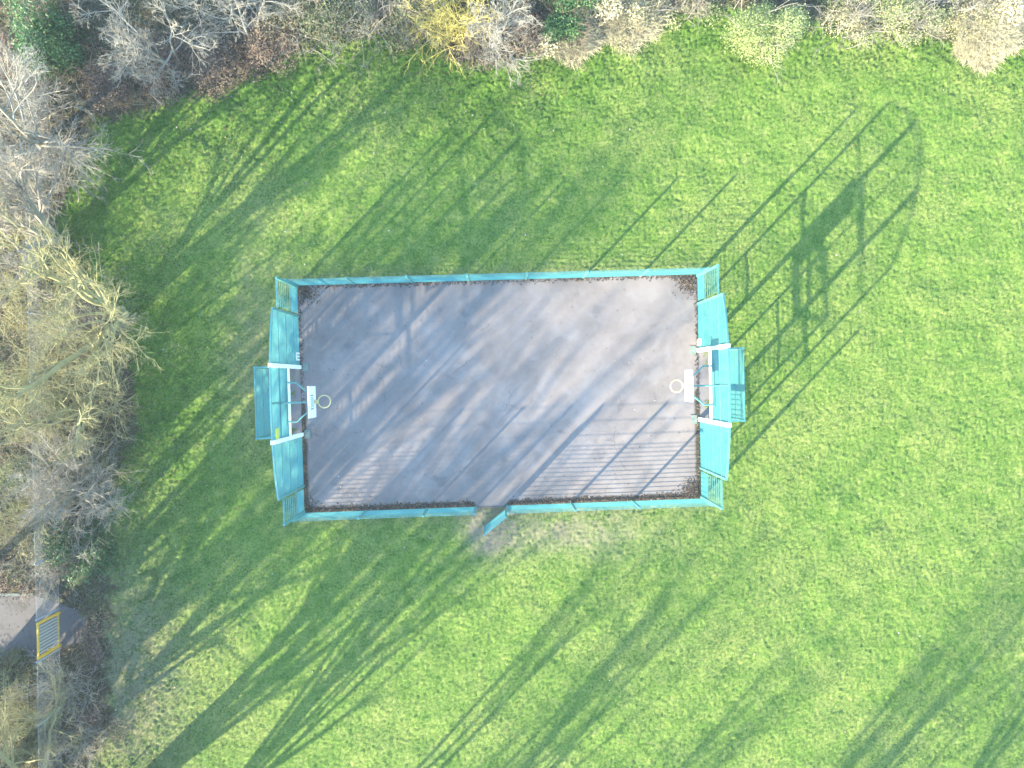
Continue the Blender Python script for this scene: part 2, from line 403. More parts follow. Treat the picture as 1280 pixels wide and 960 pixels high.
# goal-mouth slabs behind each goal line and the gate apron
def slab(name, pts, z0, z1, mat, parent=None, off=(0, 0, 0)):
    pts = [Vector((p[0], p[1], 0)) for p in pts]; k = len(pts)
    off = Vector((off[0], off[1], 0))
    v = [(*(p - off)[:2], z0) for p in pts] + [(*(p - off)[:2], z1) for p in pts]
    a = sum((pts[i].x * pts[(i + 1) % k].y - pts[(i + 1) % k].x * pts[i].y) for i in range(k))
    top = list(range(k, 2 * k)); bot = list(range(k))[::-1]
    if a < 0: top, bot = top[::-1], bot[::-1]
    f = [tuple(top), tuple(bot)] + [((i, (i + 1) % k, (i + 1) % k + k, i + k) if a > 0 else ((i + 1) % k, i, i + k, (i + 1) % k + k)) for i in range(k)]
    me = bpy.data.meshes.new(name); me.from_pydata(v, [], f); me.materials.append(mat)
    o = bpy.data.objects.new(name, me); col.objects.link(o)
    if parent: o.parent = parent
    return o

def line_pt(a, b, px_y):
    """point of the goal line (a-b, px) at photo row px_y"""
    k = (px_y - a[1]) / (b[1] - a[1]); return P(a[0] + (b[0] - a[0]) * k, px_y)
LL = ((372, 357), (381, 641)); RL = ((871, 343), (876, 623))
DEPTH = 1.36
L1, L2 = line_pt(*LL, 459), line_pt(*LL, 543)
R1, R2 = line_pt(*RL, 438), line_pt(*RL, 524)
ldir = (L1 - L2) / np.linalg.norm(L1 - L2); lout = np.array([-ldir[1], ldir[0], 0]);  lout = lout if lout[0] < 0 else -lout
rdir = (R1 - R2) / np.linalg.norm(R1 - R2); rout = np.array([-rdir[1], rdir[0], 0]);  rout = rout if rout[0] > 0 else -rout
for a, b, o_ in ((L1, L2, lout), (R1, R2, rout)):
    tag(slab('goal_mouth_paving', [a + o_ * 0.003, a + o_ * DEPTH, b + o_ * DEPTH, b + o_ * 0.003], -0.08, 0.024, M_COURT), 'asphalt floor of the goal recess', 'paving', kind='structure')
o = slab('threshold_strip', [P(596, 632.8), P(634, 631.8), P(634, 633.6), P(596, 634.6)], 0.0, 0.045, M_CONC)
tag(o, 'thin pale threshold strip across the gate opening', 'paving', kind='structure')
o = slab('path', PA, -0.10, 0.012, M_CONC)
tag(o, 'pale concrete path through the yellow gate', 'path', kind='structure')
for k_, (pa_, pb_) in enumerate(((PA[0], PA[1]), (PA[5], PA[4]))):
    d = (pb_ - pa_) / np.linalg.norm(pb_ - pa_); nn = np.array([-d[1], d[0], 0]) * (0.055 if k_ == 0 else -0.055)
    tag(slab('kerb', [pa_ + nn * .1, pb_ + nn * .1, pb_ + nn * 1.7, pa_ + nn * 1.7], -0.1, 0.035, M_PAD), 'edging kerb of the concrete path', 'kerb', kind='structure')

# ------------------------------------------------------------------ court fence
BW, BH = 0.024, 0.006                       # flat bar on its side: width across the fence, thickness
LOW, CORNER = 2.05, 3.38
def lerp(a, b, t): return np.asarray(a) * (1 - t) + np.asarray(b) * t
def V3(p, z): return Vector((p[0], p[1], z))

def bars_between(root_o, root, a, b, zs, inset=0.03, wid=BW, mat=M_TEAL):
    d = (b - a); L = np.linalg.norm(d[:2]); d = d / L
    for z in zs:
        bar(root_o, root, 'bar', V3(a + d * inset, z), V3(b - d * inset, z), wid, BH, mat)

def dense_then_open(top):
    lo = list(np.arange(0.13, 1.16, 0.09)); hi = list(np.arange(1.42, top - 0.1, 0.29)); return lo + hi

def post(root_o, root, p, h, size=0.08, mat=M_TEALD, name='post', z0=-0.1):
    return bar(root_o, root, name, V3(p, z0), V3(p, h), size, size, mat)

def low_fence(px_pts, label):
    pts = [P(*q) for q in px_pts]; root = V3((pts[0] + pts[-1]) / 2, 0)
    r = empty('court_fence', root, label, 'fence', 'low teal fence runs of the court')
    for p in pts: post(r, root, p, LOW)
    for a, b in zip(pts[:-1], pts[1:]):
        bars_between(r, root, a, b, dense_then_open(LOW), 0.04)
        d = (b - a) / np.linalg.norm(b - a)
        bar(r, root, 'top_rail', V3(a + d * .041, LOW - 0.025), V3(b - d * .041, LOW - 0.025), 0.024, 0.008, M_TEALD)
        bar(r, root, 'middle_rail', V3(a + d * .041, 1.20), V3(b - d * .041, 1.20), 0.024, 0.008, M_TEALD)
    return r

TLc, TRc, BRc, BLc = (372, 357), (871, 343), (876, 623), (381, 641)
def along(a, b, t): return (a[0] + (b[0] - a[0]) * t, a[1] + (b[1] - a[1]) * t)
low_fence([along(TLc, TRc, k / 7) for k in range(0, 8)][0:8], 'long unbroken low teal bar fence along the court side nearest the scrub hedge')
def bot(x): return along(BLc, BRc, (x - 381) / 495)
low_fence([bot(381), bot(458), bot(534), bot(595)], 'low teal bar fence on the open side, from the shaded corner to the gate')
low_fence([bot(634), bot(714), bot(790), bot(876)], 'low teal bar fence on the open side, from the gate to the sunlit corner')

# gate leaf, swung open
gh = P(634.5, 635); ge = P(606, 657.5)
root = V3(gh, 0)
r = empty('court_gate', root, 'narrow teal gate leaf standing open outwards at the court entrance', 'gate')
d = (ge - gh) / np.linalg.norm(ge - gh); a = gh + d * 0.10; b = ge
bar(r, root, 'stile', V3(a, 0.06), V3(a, LOW - .02), 0.06, 0.06, M_TEALD); bar(r, root, 'stile', V3(b, 0.06), V3(b, LOW - .02), 0.06, 0.06, M_TEALD)
for z in (0.09, 1.18, LOW - 0.05): bar(r, root, 'rail', V3(a + d * .031, z), V3(b - d * .031, z), 0.05, 0.05, M_TEALD)
bars_between(r, root, a, b, list(np.arange(0.20, 1.12, 0.09)) + [1.42, 1.7], 0.032)
nrm = np.array([-d[1], d[0], 0])
bar(r, root, 'latch', V3(b - d * .02 + nrm * .035, 1.05), V3(b - d * .16 + nrm * .035, 1.05), 0.05, 0.03, M_GALV)
for z in (0.35, 1.65): bar(r, root, 'hinge', V3(gh + d * .03, z), V3(gh + d * .068, z), 0.05, 0.06, M_GALV)

# tall corner pieces between the low fence and the goal wings
def corner(pc, pe, label):
    a, b = P(*pc), P(*pe); d = (b - a) / np.linalg.norm(b - a)
    a = a + d * 0.085; root = V3((a + b) / 2, 0)
    r = empty('corner_fence', root, label, 'fence', 'tall corner pieces of the court fence')
    post(r, root, a, CORNER)
    e = b - d * 0.09
    zs = dense_then_open(CORNER); bars_between(r, root, a, e, zs, 0.04)
    bar(r, root, 'top_rail', V3(a + d * .041, CORNER - .025), V3(e, CORNER - .025), 0.045, 0.014, M_TEALD)
    bar(r, root, 'middle_rail', V3(a + d * .041, 1.20), V3(e, 1.20), 0.035, 0.012, M_TEALD)
WL1, WL2 = 396, 607; WR1, WR2 = 380, 585
def onl(L, y): k = (y - L[0][1]) / (L[1][1] - L[0][1]); return (L[0][0] + (L[1][0] - L[0][0]) * k, y)
corner(TLc, onl(LL, WL1), 'tall teal open-barred corner fence beside the lettered wing, under the tree shadow')
corner(BLc, onl(LL, WL2), 'tall teal corner fence at the shaded corner nearest the yellow path gate')
corner(TRc, onl(RL, WR1), 'sunlit tall teal corner fence nearest the straw mound and pale hedge')
corner(BRc, onl(RL, WR2), 'sunlit tall teal corner fence at the corner with the dark leaf heap')

# ------------------------------------------------------------------ goal units
def arch_h(k):      # k -1..1 across the whole unit
    return 4.66 - 0.62 * abs(k) ** 2.2

def goal_unit(w1, p1, p2, w2, out, label, left):
    root = V3((p1 + p2) / 2, 0)
    r = empty('goal_end', root, label, 'goal', 'arched goal ends of the court')
    d = (p2 - p1) / np.linalg.norm(p2 - p1)
    mid = (p1 + p2) / 2; half = np.linalg.norm(w2 - w1) / 2
    cen = (w1 + w2) / 2
    def hgt(p): return arch_h(float((p - cen) @ d) / half)
    # wings
    for wv, pv, sg in ((w1, p1, 1), (w2, p2, -1)):
        ph = hgt(wv)
        post(r, root, wv, ph, 0.09, M_TEALD, 'wing_post')
        dd = d * sg
        a = wv + dd * 0.046; b = pv - dd * 0.085
        z = 0.13
        while z < hgt(b) - 0.06:
            # start of the bar follows the arch
            k0 = 0.0
            while k0 < 1 and hgt(lerp(a, b, k0)) < z + 0.05: k0 += 0.02
            s_ = lerp(a, b, k0)
            if np.linalg.norm(b - s_) > 0.15: bar(r, root, 'bar', V3(s_, z), V3(b, z), BW, BH, M_TEAL)
            z += 0.09 if z < 1.1 else 0.115
        for z in (1.02, 2.22, 3.40): bar(r, root, 'rail', V3(a, z), V3(b, z), 0.05, 0.05, M_TEALD)
        npt = 7
        for i in range(npt - 1):
            q0, q1 = lerp(a, b, i / (npt - 1)), lerp(a, b, (i + 1) / (npt - 1))
            bar(r, root, 'arch_rail', V3(q0, hgt(q0)), V3(q1, hgt(q1)), 0.07, 0.06, M_TEALD)
    # white goal posts, wide boards facing play
    for pv, sg in ((p1, -1), (p2, 1)):
        bar(r, root, 'goal_post', V3(pv + d * sg * 0.0, 0.0), V3(pv, hgt(pv) + 0.03), 0.14, 0.16, M_WHITE, up=d)
    # crossbar and panel above it
    a, b = p1 + d * 0.075, p2 - d * 0.075
    bar(r, root, 'crossbar', V3(a, 2.05), V3(b, 2.05), 0.12, 0.12, M_WHITE)
    z = 2.2
    while z < arch_h(0) - 0.05:
        k0 = 0.0
        while k0 < 0.5 and hgt(lerp(a, b, k0)) < z + 0.05: k0 += 0.02
        if k0 < 0.45: bar(r, root, 'bar', V3(lerp(a, b, k0), z), V3(lerp(a, b, 1 - k0), z), BW, BH, M_TEAL)
        z += 0.10
    for z in (2.32, 3.42): bar(r, root, 'rail', V3(a, z), V3(b, z), 0.06, 0.14 if z > 3 else 0.06, M_TEALD)
    for i in range(8):
        q0, q1 = lerp(a, b, i / 8), lerp(a, b, (i + 1) / 8)
        bar(r, root, 'arch_rail', V3(q0, hgt(q0)), V3(q1, hgt(q1)), 0.07, 0.06, M_TEALD)
    bar(r, root, 'centre_post', V3(mid, 2.36), V3(mid, arch_h(0) - 0.03), 0.06, 0.05, M_TEALD)
    # recess box behind the goal
    q1, q2 = p1 + out * DEPTH, p2 + out * DEPTH
    for p in (q1, q2): post(r, root, p, 2.05, 0.08, M_TEALD, 'recess_post')
    bars_between(r, root, q1, q2, np.arange(0.13, 1.98, 0.10), 0.04)
    bar(r, root, 'recess_rail', V3(q1 + d * .041, 2.02), V3(q2 - d * .041, 2.02), 0.05, 0.05, M_TEALD)
    bar(r, root, 'recess_rail', V3(q1 + d * .041, 1.02), V3(q2 - d * .041, 1.02), 0.05, 0.04, M_TEALD)
    for p, q in ((p1, q1), (p2, q2)):
        bars_between(r, root, p, q, np.arange(0.13, 1.98, 0.10), 0.075)
        bar(r, root, 'recess_rail', V3(p + out * .075, 2.02), V3(q - out * .041, 2.02), 0.05, 0.05, M_TEALD)
    # footings on the court side
    for pv, sg in ((p1, -1), (p2, 1)):
        c = pv - out * 0.24 - d * sg * 0.0
        sgn = d * sg
        slab('footing', [c - out * 0.13 + d * 0.19, c + out * 0.13 + d * 0.19, c + out * 0.13 - d * 0.19, c - out * 0.13 - d * 0.19], 0.0, 0.055, M_PAD, r, root)
    return r, root, d

lw1, lw2 = line_pt(*LL, WL1), line_pt(*LL, WL2); rw1, rw2 = line_pt(*RL, WR1), line_pt(*RL, WR2)
rl, rootl, dl = goal_unit(lw1, L1, L2, lw2, lout, 'teal arched goal end with white posts and a white E sign, in tree shadow', True)
rr, rootr, dr = goal_unit(rw1, R1, R2, rw2, rout, 'sunlit teal arched goal end with white posts, its arch shadow on the grass', False)

# white letter E on the shaded wing, facing play, near its foot
def letter_E(root_o, root, c, d, out, z, s):
    n = -out
    c = Vector(c) + Vector(n) * 0.02; d = Vector(d)
    up = Vector((0, 0, 1))
    # stem stands to the outer side so that the letter reads upright from above
    def pc(u0, u1, z0, z1):
        a = c + d * ((u0 + u1) / 2)
        return a + up * (z + z0), a + up * (z + z1), abs(u1 - u0)
    strokes = [(-0.5, 0.5, 0.80, 1.0, ), (-0.5, -0.30, 0.0, 0.80), (-0.10, 0.10, 0.0, 0.80), (0.30, 0.5, 0.0, 0.80)]
    for u0, u1, z0, z1 in strokes:
        A, B, wd = pc(u0 * s, u1 * s, z0 * s * 1.6, z1 * s * 1.6)
        o = bar(root_o, root, 'letter_stroke', A, B, 0.012, wd, M_WHITE, up=d)
ec = line_pt(*LL, 446)
letter_E(rl, rootl, ec, dl, lout, 0.14, 0.34)
# yellow-green plate on the upper panel of the shaded goal
pc = L2 - dl * 0.30
bar(rl, rootl, 'warning_plate', V3(pc - dl * 0.20 - lout * 0.03, 4.0), V3(pc + dl * 0.20 - lout * 0.03, 4.0), 0.014, 0.42, M_YELSIGN)
# white notice on the sunlit wing
nc = line_pt(*RL, 428)
bar(rr, rootr, 'notice_board', V3(nc - dr * 0.14 - rout * 0.03, 0.38), V3(nc + dr * 0.14 - rout * 0.03, 0.38), 0.014, 0.55, M_WHITE)

# ------------------------------------------------------------------ basketball hoops
def hoop(p1, p2, out, d, label):
    mid = (p1 + p2) / 2
    n = -out
    face = mid + n * 1.22
    root = V3(face, 2.7)
    r = empty('basketball_hoop', root, label, 'basketball hoop', 'basketball hoops above the goals')
    # board with a bevelled rim
    b0, b1, hw = 2.72, 3.88, 0.62
    bo = bar(r, root, 'backboard', V3(face - d * hw, (b0 + b1) / 2), V3(face + d * hw, (b0 + b1) / 2), 0.05, b1 - b0, M_WHITE)
    def strip(nm, u0, u1, z0, z1, m, pr=0.029):
        A = V3(face + d * u0 + n * pr, (z0 + z1) / 2); B = V3(face + d * u1 + n * pr, (z0 + z1) / 2)
        bar(r, root, nm, A, B, 0.006, z1 - z0, m)
    for u in (-0.28, 0.25): strip('target_mark', u, u + 0.035, 3.14, 3.56, M_MARK)
    strip('target_mark', -0.244, 0.249, 3.525, 3.56, M_PALEBLUE); strip('target_mark', -0.244, 0.249, 3.14, 3.175, M_PALEBLUE)
    strip('target_panel', -0.2, 0.2, 3.20, 3.50, M_PALEBLUE, 0.0285)
    for z in (b0 + .03, b1 - .03): strip('board_edge', -hw, hw, z - .03, z + .03, M_WHITE, 0.0285)
    # ring with bracket
    ringc = face + n * (0.05 + 0.14 + 0.245); a = np.linspace(0, 2 * np.pi, 33)[:-1]
    maj, mi = 0.245, 0.022
    b = np.linspace(0, 2 * np.pi, 9)[:-1]
    A, B = np.meshgrid(a, b, indexing='ij')
    V = np.stack([ringc[0] + (maj + mi * np.cos(B)) * np.cos(A), ringc[1] + (maj + mi * np.cos(B)) * np.sin(A), 3.05 + mi * np.sin(B)], -1).reshape(-1, 3)
    idx = np.arange(32 * 8).reshape(32, 8)
    Fq = np.stack([idx, np.roll(idx, -1, 0), np.roll(np.roll(idx, -1, 0), -1, 1), np.roll(idx, -1, 1)], -1).reshape(-1, 4)
    mesh_np('ring', V, Fq, M_CREAM, r, root, smooth_=True)
    bar(r, root, 'ring_bracket', V3(face + n * 0.03, 3.05), V3(ringc - n * (maj + .01), 3.05), 0.15, 0.05, M_CREAM)
    # three bent tube arms
    for u, zz in ((-0.78, 2.62), (0.0, 3.25), (0.78, 2.62)):
        a0 = mid + d * u + n * 0.05
        if u == 0: pts = [V3(mid + n * 0.04, 3.42), V3(face - n * 0.02, 3.35)]
        else: pts = [V3(a0, zz), V3(a0 + n * 0.45, zz + 0.08), V3(mid + d * u * .85 + n * .62, zz + .16), V3(face - n * 0.02 + d * u * 0.32, 3.1)]
        V, Fq = tube_path([tuple(p) for p in pts], 0.035, 8)
        mesh_np('arm', V, Fq, M_TEALD, r, root, smooth_=True)
    bar(r, root, 'brace', V3(mid + n * 0.045 - d * 0.9, 2.62), V3(mid + n * 0.045 + d * 0.9, 2.62), 0.04, 0.08, M_TEALD)
hoop(L1, L2, lout, dl, 'white basketball backboard with cream ring over the shaded goal')
hoop(R1, R2, rout, dr, 'white basketball backboard with cream ring over the sunlit goal')

# ------------------------------------------------------------------ yellow gate and chain-link fence
def chain_fence(px_pts, label, h=1.75):
    pts = [P(*q) for q in px_pts]; root = V3((pts[0] + pts[-1]) / 2, 0)
    r = empty('chain_link_fence', root, label, 'fence', 'chain-link boundary fence')
    parts = []
    for a, b in zip(pts[:-1], pts[1:]):
        L = np.linalg.norm(b - a); n = max(1, int(round(L / 2.6)))
        for i in range(n): bar(r, root, 'post', V3(lerp(a, b, i / n), -0.2), V3(lerp(a, b, i / n), h + 0.06), 0.055, 0.055, M_GALV)
        for z in (0.1, h): parts.append(tube_path([tuple(V3(a, z)), tuple(V3(b, z))], 0.006, 4))
        sp = 0.10; k = int(L / sp); t0 = np.arange(-int(h / sp), k) * sp
        for sg in (1, -1):
            s0 = t0.copy(); s1 = t0 + h
            c0 = np.clip(s0, 0, L); c1 = np.clip(s1, 0, L)
            z0 = 0.05 + (c0 - s0); z1 = 0.05 + h - (s1 - c1)
            if sg < 0: c0, c1 = L - c0, L - c1
            d = (b - a) / L
            A = a[None] + d[None] * c0[:, None]; B = a[None] + d[None] * c1[:, None]
            A = A.copy(); B = B.copy(); A[:, 2] = z0; B[:, 2] = z1
            ok = (c1 != c0)
            parts.append(tubes(np.stack([A, B], 1)[ok], np.full((ok.sum(), 2), 0.0024), 3))
    bar(r, root, 'post', V3(pts[-1], -0.2), V3(pts[-1], h + 0.06), 0.055, 0.055, M_GALV)
    V, Fq = join(parts)
    m = mesh_np('wire_mesh', V, Fq, M_GALV, r, root); m['kind'] = 'stuff'
chain_fence([(58, -120), (61, 140), (63, 312), (70, 560), (75, 760)], 'grey chain-link fence running under the bare trees down to the yellow gate')
chain_fence([(76, 810), (78, 960), (82, 1130)], 'grey chain-link fence on from the yellow gate, under the pale lower branches')

ga_, gb_ = P(75, 764), P(76, 807); root = V3((ga_ + gb_) / 2, 0); GH = 1.72
r = empty('path_gate', root, 'yellow framed barred gate standing across the concrete path', 'gate')
d = (gb_ - ga_) / np.linalg.norm(gb_ - ga_)
for p in (ga_ + d * 0.04, gb_ - d * 0.04): bar(r, root, 'post', V3(p, -0.1), V3(p, GH), 0.09, 0.09, M_YELLOW)
bar(r, root, 'top_rail', V3(ga_ + d * .086, GH - .04), V3(gb_ - d * .086, GH - .04), 0.07, 0.07, M_YELLOW)
bar(r, root, 'bottom_rail', V3(ga_ + d * .086, 0.16), V3(gb_ - d * .086, 0.16), 0.06, 0.06, M_YELLOW)
L = np.linalg.norm(gb_ - ga_)
for k in range(9):
    p = ga_ + d * (0.2 + (L - 0.4) * k / 8)
    bar(r, root, 'bar', V3(p, 0.19), V3(p, GH - .075), 0.03, 0.085, M_GREYBAR, up=d)
nn = np.array([-d[1], d[0], 0])
bar(r, root, 'lock_box', V3(gb_ - d * .15 + nn * .03, 0.85), V3(gb_ - d * .15 + nn * .03, 1.05), 0.10, 0.05, M_YELLOW)

# ------------------------------------------------------------------ vegetation
def perp(Dv, rng):
    r = rng.standard_normal(Dv.shape); r -= (r * Dv).sum(-1, keepdims=True) * Dv
    return r / (np.linalg.norm(r, axis=-1, keepdims=True) + 1e-9)

def run(start, Dv, length, r0, r1, n, wob, up, rng):
    """grow N polylines"""
    N = len(start); pts = [start]; d = Dv.copy()
    for i in range(n - 1):
        d = d + wob * rng.standard_normal((N, 3)); d[:, 2] += up
        d /= np.linalg.norm(d, axis=1, keepdims=True)
        pts.append(pts[-1] + d * (length / (n - 1))[:, None])
    Pl = np.stack(pts, 1); k = np.linspace(0, 1, n)[None]
    Ra = r0[:, None] * (1 - k) + np.broadcast_to(r1, r0.shape)[:, None] * k
    return Pl, Ra

def children(Pl, Ra, m, t0, t1, ang, asd, ratio, up, n, rng, rmin, wob=0.16, rr=0.55, tip=0.3):
    N, np_, _ = Pl.shape
    seg = np.linalg.norm(np.diff(Pl, axis=1), axis=2).sum(1)
    t = rng.uniform(t0, t1, (N, m)); f = t * (np_ - 1); i = np.minimum(f.astype(int), np_ - 2); fr = (f - i)[..., None]
    ii = np.arange(N)[:, None]
    S = Pl[ii, i] * (1 - fr) + Pl[ii, i + 1] * fr
    T = Pl[ii, i + 1] - Pl[ii, i]; T /= np.linalg.norm(T, axis=-1, keepdims=True) + 1e-9
    rad = Ra[ii, i] * (1 - fr[..., 0]) + Ra[ii, i + 1] * fr[..., 0]
    a = np.radians(ang + asd * rng.standard_normal((N, m)))[..., None]
    Dv = T * np.cos(a) + perp(T, rng) * np.sin(a)
    L = seg[:, None] * ratio * (1.15 - 0.55 * t) * rng.uniform(0.7, 1.2, (N, m))
    S = S.reshape(-1, 3); Dv = Dv.reshape(-1, 3); L = L.ravel(); r0 = np.maximum(rad.ravel() * rr, rmin)
    return run(S, Dv, L, r0, np.maximum(r0 * tip, rmin * 0.5), n, wob, up, rng)

def bare_tree(base, h, seed, mat, label, group, name='bare_tree', stems=1, r0=None, lean=(0, 0), counts=(8, 7, 7, 4), spread=42, up=0.05, twig=0.0075, lens=(0.64, 0.55, 0.58, 0.6), low=0.30, a2=42, a3=36, fan=0.22):
    rng = np.random.default_rng(seed)
    base = np.array([base[0], base[1], 0.0]); root = Vector(base)
    r = empty(name, root, label, 'tree', group)
    r0 = r0 or 0.022 * h
    S = np.repeat(base[None], stems, 0) + np.concatenate([rng.normal(0, 0.12 * (stems > 1), (stems, 2)), np.full((stems, 1), -0.15)], 1)
    Dv = np.concatenate([rng.normal(0, fan if stems > 1 else 0.06, (stems, 2)) + np.array(lean), np.ones((stems, 1))], 1)
    Dv /= np.linalg.norm(Dv, axis=1, keepdims=True)
    L0 = run(S, Dv, np.full(stems, h * 0.62) * rng.uniform(0.85, 1.1, stems), np.full(stems, r0), np.full(stems, r0 * 0.32), 9, 0.07, 0.04, rng)
    L0[1][:, 0] *= 1.5
    L1_ = children(*L0, counts[0], low, 1.0, spread, 12, lens[0], up, 8, rng, 0.022, 0.13, 0.66, 0.16)
    L2_ = children(*L1_, counts[1], 0.2, 1.0, a2, 14, lens[1], up, 6, rng, 0.013, 0.13, 0.5, 0.3)
    L3_ = children(*L2_, counts[2], 0.15, 1.0, a3, 13, lens[2], up * .6, 5, rng, 0.0075, 0.12, 0.5)
    parts = [tubes(*L2_, 4), tubes(*L3_, 3)]
    if counts[3]:
        L4_ = children(*L3_, counts[3], 0.15, 1.0, 32, 12, lens[3], 0.0, 4, rng, twig, 0.13)
        parts.append(tubes(*L4_, 3))
    V, Fq = join([tubes(*L0, 9), tubes(*L1_, 6)])
    mesh_np('trunk', V, Fq, mat, r, root, smooth_=True)
    V, Fq = join(parts)
    mesh_np('crown', V, Fq, mat, r, root, smooth_=True)
    return r

def leaf_cloud(cen, rad, n, size, rng, lumps=9, shell=0.55, squash=1.0):
    """quads spread through lumpy mounds"""
    lc = rng.normal(0, 0.42, (lumps, 3)); lc[:, 2] = np.abs(lc[:, 2]) * 0.9
    lr = rng.uniform(0.38, 0.68, lumps)
    k = rng.integers(0, lumps, n)
    dv = rng.standard_normal((n, 3)); dv /= np.linalg.norm(dv, axis=1, keepdims=True)
    rr = lr[k] * (shell + (1 - shell) * rng.random(n)) * rng.uniform(0.85, 1.12, n)
    p = lc[k] + dv * rr[:, None]
    p[:, 2] = np.abs(p[:, 2])
    p = np.asarray(cen)[None] + p * np.asarray(rad)[None]
    nrm = dv + 0.7 * rng.standard_normal((n, 3)); nrm[:, 2] += 0.3; nrm /= np.linalg.norm(nrm, axis=1, keepdims=True)
    t = perp(nrm, rng); b = np.cross(nrm, t)
    sz = size * rng.uniform(0.6, 1.35, n)[:, None]
    V = np.stack([p - t * sz * 0.5, p + b * sz * 0.32, p + t * sz * 0.5, p - b * sz * 0.32], 1).reshape(-1, 3)
    Fq = np.arange(4 * n).reshape(n, 4)
    patch = rng.normal(0, 0.16, lumps)[k]
    var = np.clip(rng.normal(0.5, 0.2, n) + patch, 0, 1)
    return V, Fq, np.repeat(var, 4)

def stems_fan(base, n, h, spread, rng, r0=0.02, up=-0.05, subs=(5, 3), wob=0.14, twig=0.006):
    S = np.repeat(np.array([[base[0], base[1], -0.05]]), n, 0); S[:, :2] += rng.normal(0, spread * 0.28, (n, 2))
    Dv = np.concatenate([rng.normal(0, 0.55, (n, 2)), np.ones((n, 1)) * rng.uniform(0.5, 1.3, (n, 1))], 1); Dv /= np.linalg.norm(Dv, axis=1, keepdims=True)
    a = run(S, Dv, h * rng.uniform(0.6, 1.2, n), np.full(n, r0), np.full(n, r0 * 0.4), 7, wob, up, rng)
    out = [tubes(*a, 4)]; cur = a
    for m in subs:
        cur = children(*cur, m, 0.2, 1.0, 38, 14, 0.5, up * .5, 5, rng, twig, 0.18); out.append(tubes(*cur, 3))
    for V, _ in out: V[:, 2] = np.where(V[:, 2] < 0, np.abs(V[:, 2]) * 0.3, V[:, 2])
    return join(out)

def bush(u, v, rpx, h, leaf, stem, n, size, seed, label, name, cat='shrub', group=None, nst=14, zsee=None, subs=(4, 3), shell=0.5, r0=0.02):
    rng = np.random.default_rng(seed)
    c = P(u, v, h * 0.5 if zsee is None else zsee); c[2] = 0
    rad = rpx / 28.7 / (H / (H - h * .6)) * 1.0
    root = Vector(c); r = empty(name, root, label, cat, group)
    if nst:
        V, Fq = stems_fan(c, nst, h * 0.95, rad, rng, r0=r0, subs=subs)
        mesh_np('stems', V, Fq, stem, r, root, smooth_=True)
    if n:
        V, Fq, var = leaf_cloud(c, (rad, rad, h * 0.78), n, size, rng, shell=shell)
        mesh_np('foliage', V, Fq, leaf, r, root, var=var)
    return r

# --- trees along the left boundary (seen) ---
G = 'bare trees along the chain-link fence'
def px(u, v): return P(u, v)[:2]
bare_tree(px(150, 392), 10.0, 11, M_BARKY, 'large lichen-yellow bare tree whose thick trunk shadow points at the court corner', G, stems=6, r0=0.15, counts=(5, 6, 6, 3), spread=30, low=0.15, twig=0.0055, up=0.05, a2=30, a3=30, fan=0.36)
bare_tree(px(108, 500), 6.5, 12, M_BARKY, 'yellowish bare tree spreading twigs over the left edge, level with the shaded goal', G, stems=2, r0=0.11, counts=(6, 7, 6, 4), spread=58, low=0.12, twig=0.0055)
bare_tree(px(112, 600), 6.0, 13, M_BARK, 'grey bare tree with a dense twiggy crown above the concrete path', G, stems=4, r0=0.07, counts=(6, 7, 7, 4), spread=52, low=0.12, twig=0.0055)
bare_tree(px(60, 972), 10.5, 14, M_BARKY, 'pale bare tree at the lower left corner, branches reaching over the yellow gate', G, stems=2, r0=0.20, counts=(9, 8, 7, 5), spread=60, lens=(0.78, 0.58, 0.58, 0.6), low=0.15, twig=0.007)
bare_tree(px(80, 305), 8.0, 15, M_BARK, 'slim grey bare tree just above the lichen-yellow tree, by the fence', G, stems=3, r0=0.16, counts=(7, 6, 6, 3), spread=34, low=0.15, up=0.07, a2=30, a3=28)
bare_tree(px(52, 185), 8.0, 16, M_BARKW, 'bleached white bare tree fanning in from the left edge below the evergreen', G, stems=2, r0=0.13, counts=(8, 7, 7, 4), spread=56, lens=(0.72, 0.58, 0.58, 0.6), low=0.15)
bare_tree(px(222, 80), 6.0, 17, M_BARKW, 'bleached bare tree fanning twigs down from the top edge beside the evergreen bush', 'bare trees in the top hedge', stems=4, r0=0.06, counts=(6, 6, 6, 3), spread=48, low=0.1)
bare_tree(px(318, 52), 5.0, 18, M_BARKW, 'small pale bare tree at the top edge above the brown brambles', 'bare trees in the top hedge', stems=3, r0=0.07, counts=(6, 6, 6, 4), spread=50)
bare_tree(px(615, 62), 5.0, 19, M_BARKW, 'small white-twigged bare tree beside the yellow twig shrub on the top edge', 'bare trees in the top hedge', stems=3, r0=0.05, counts=(6, 6, 6, 3), spread=50)
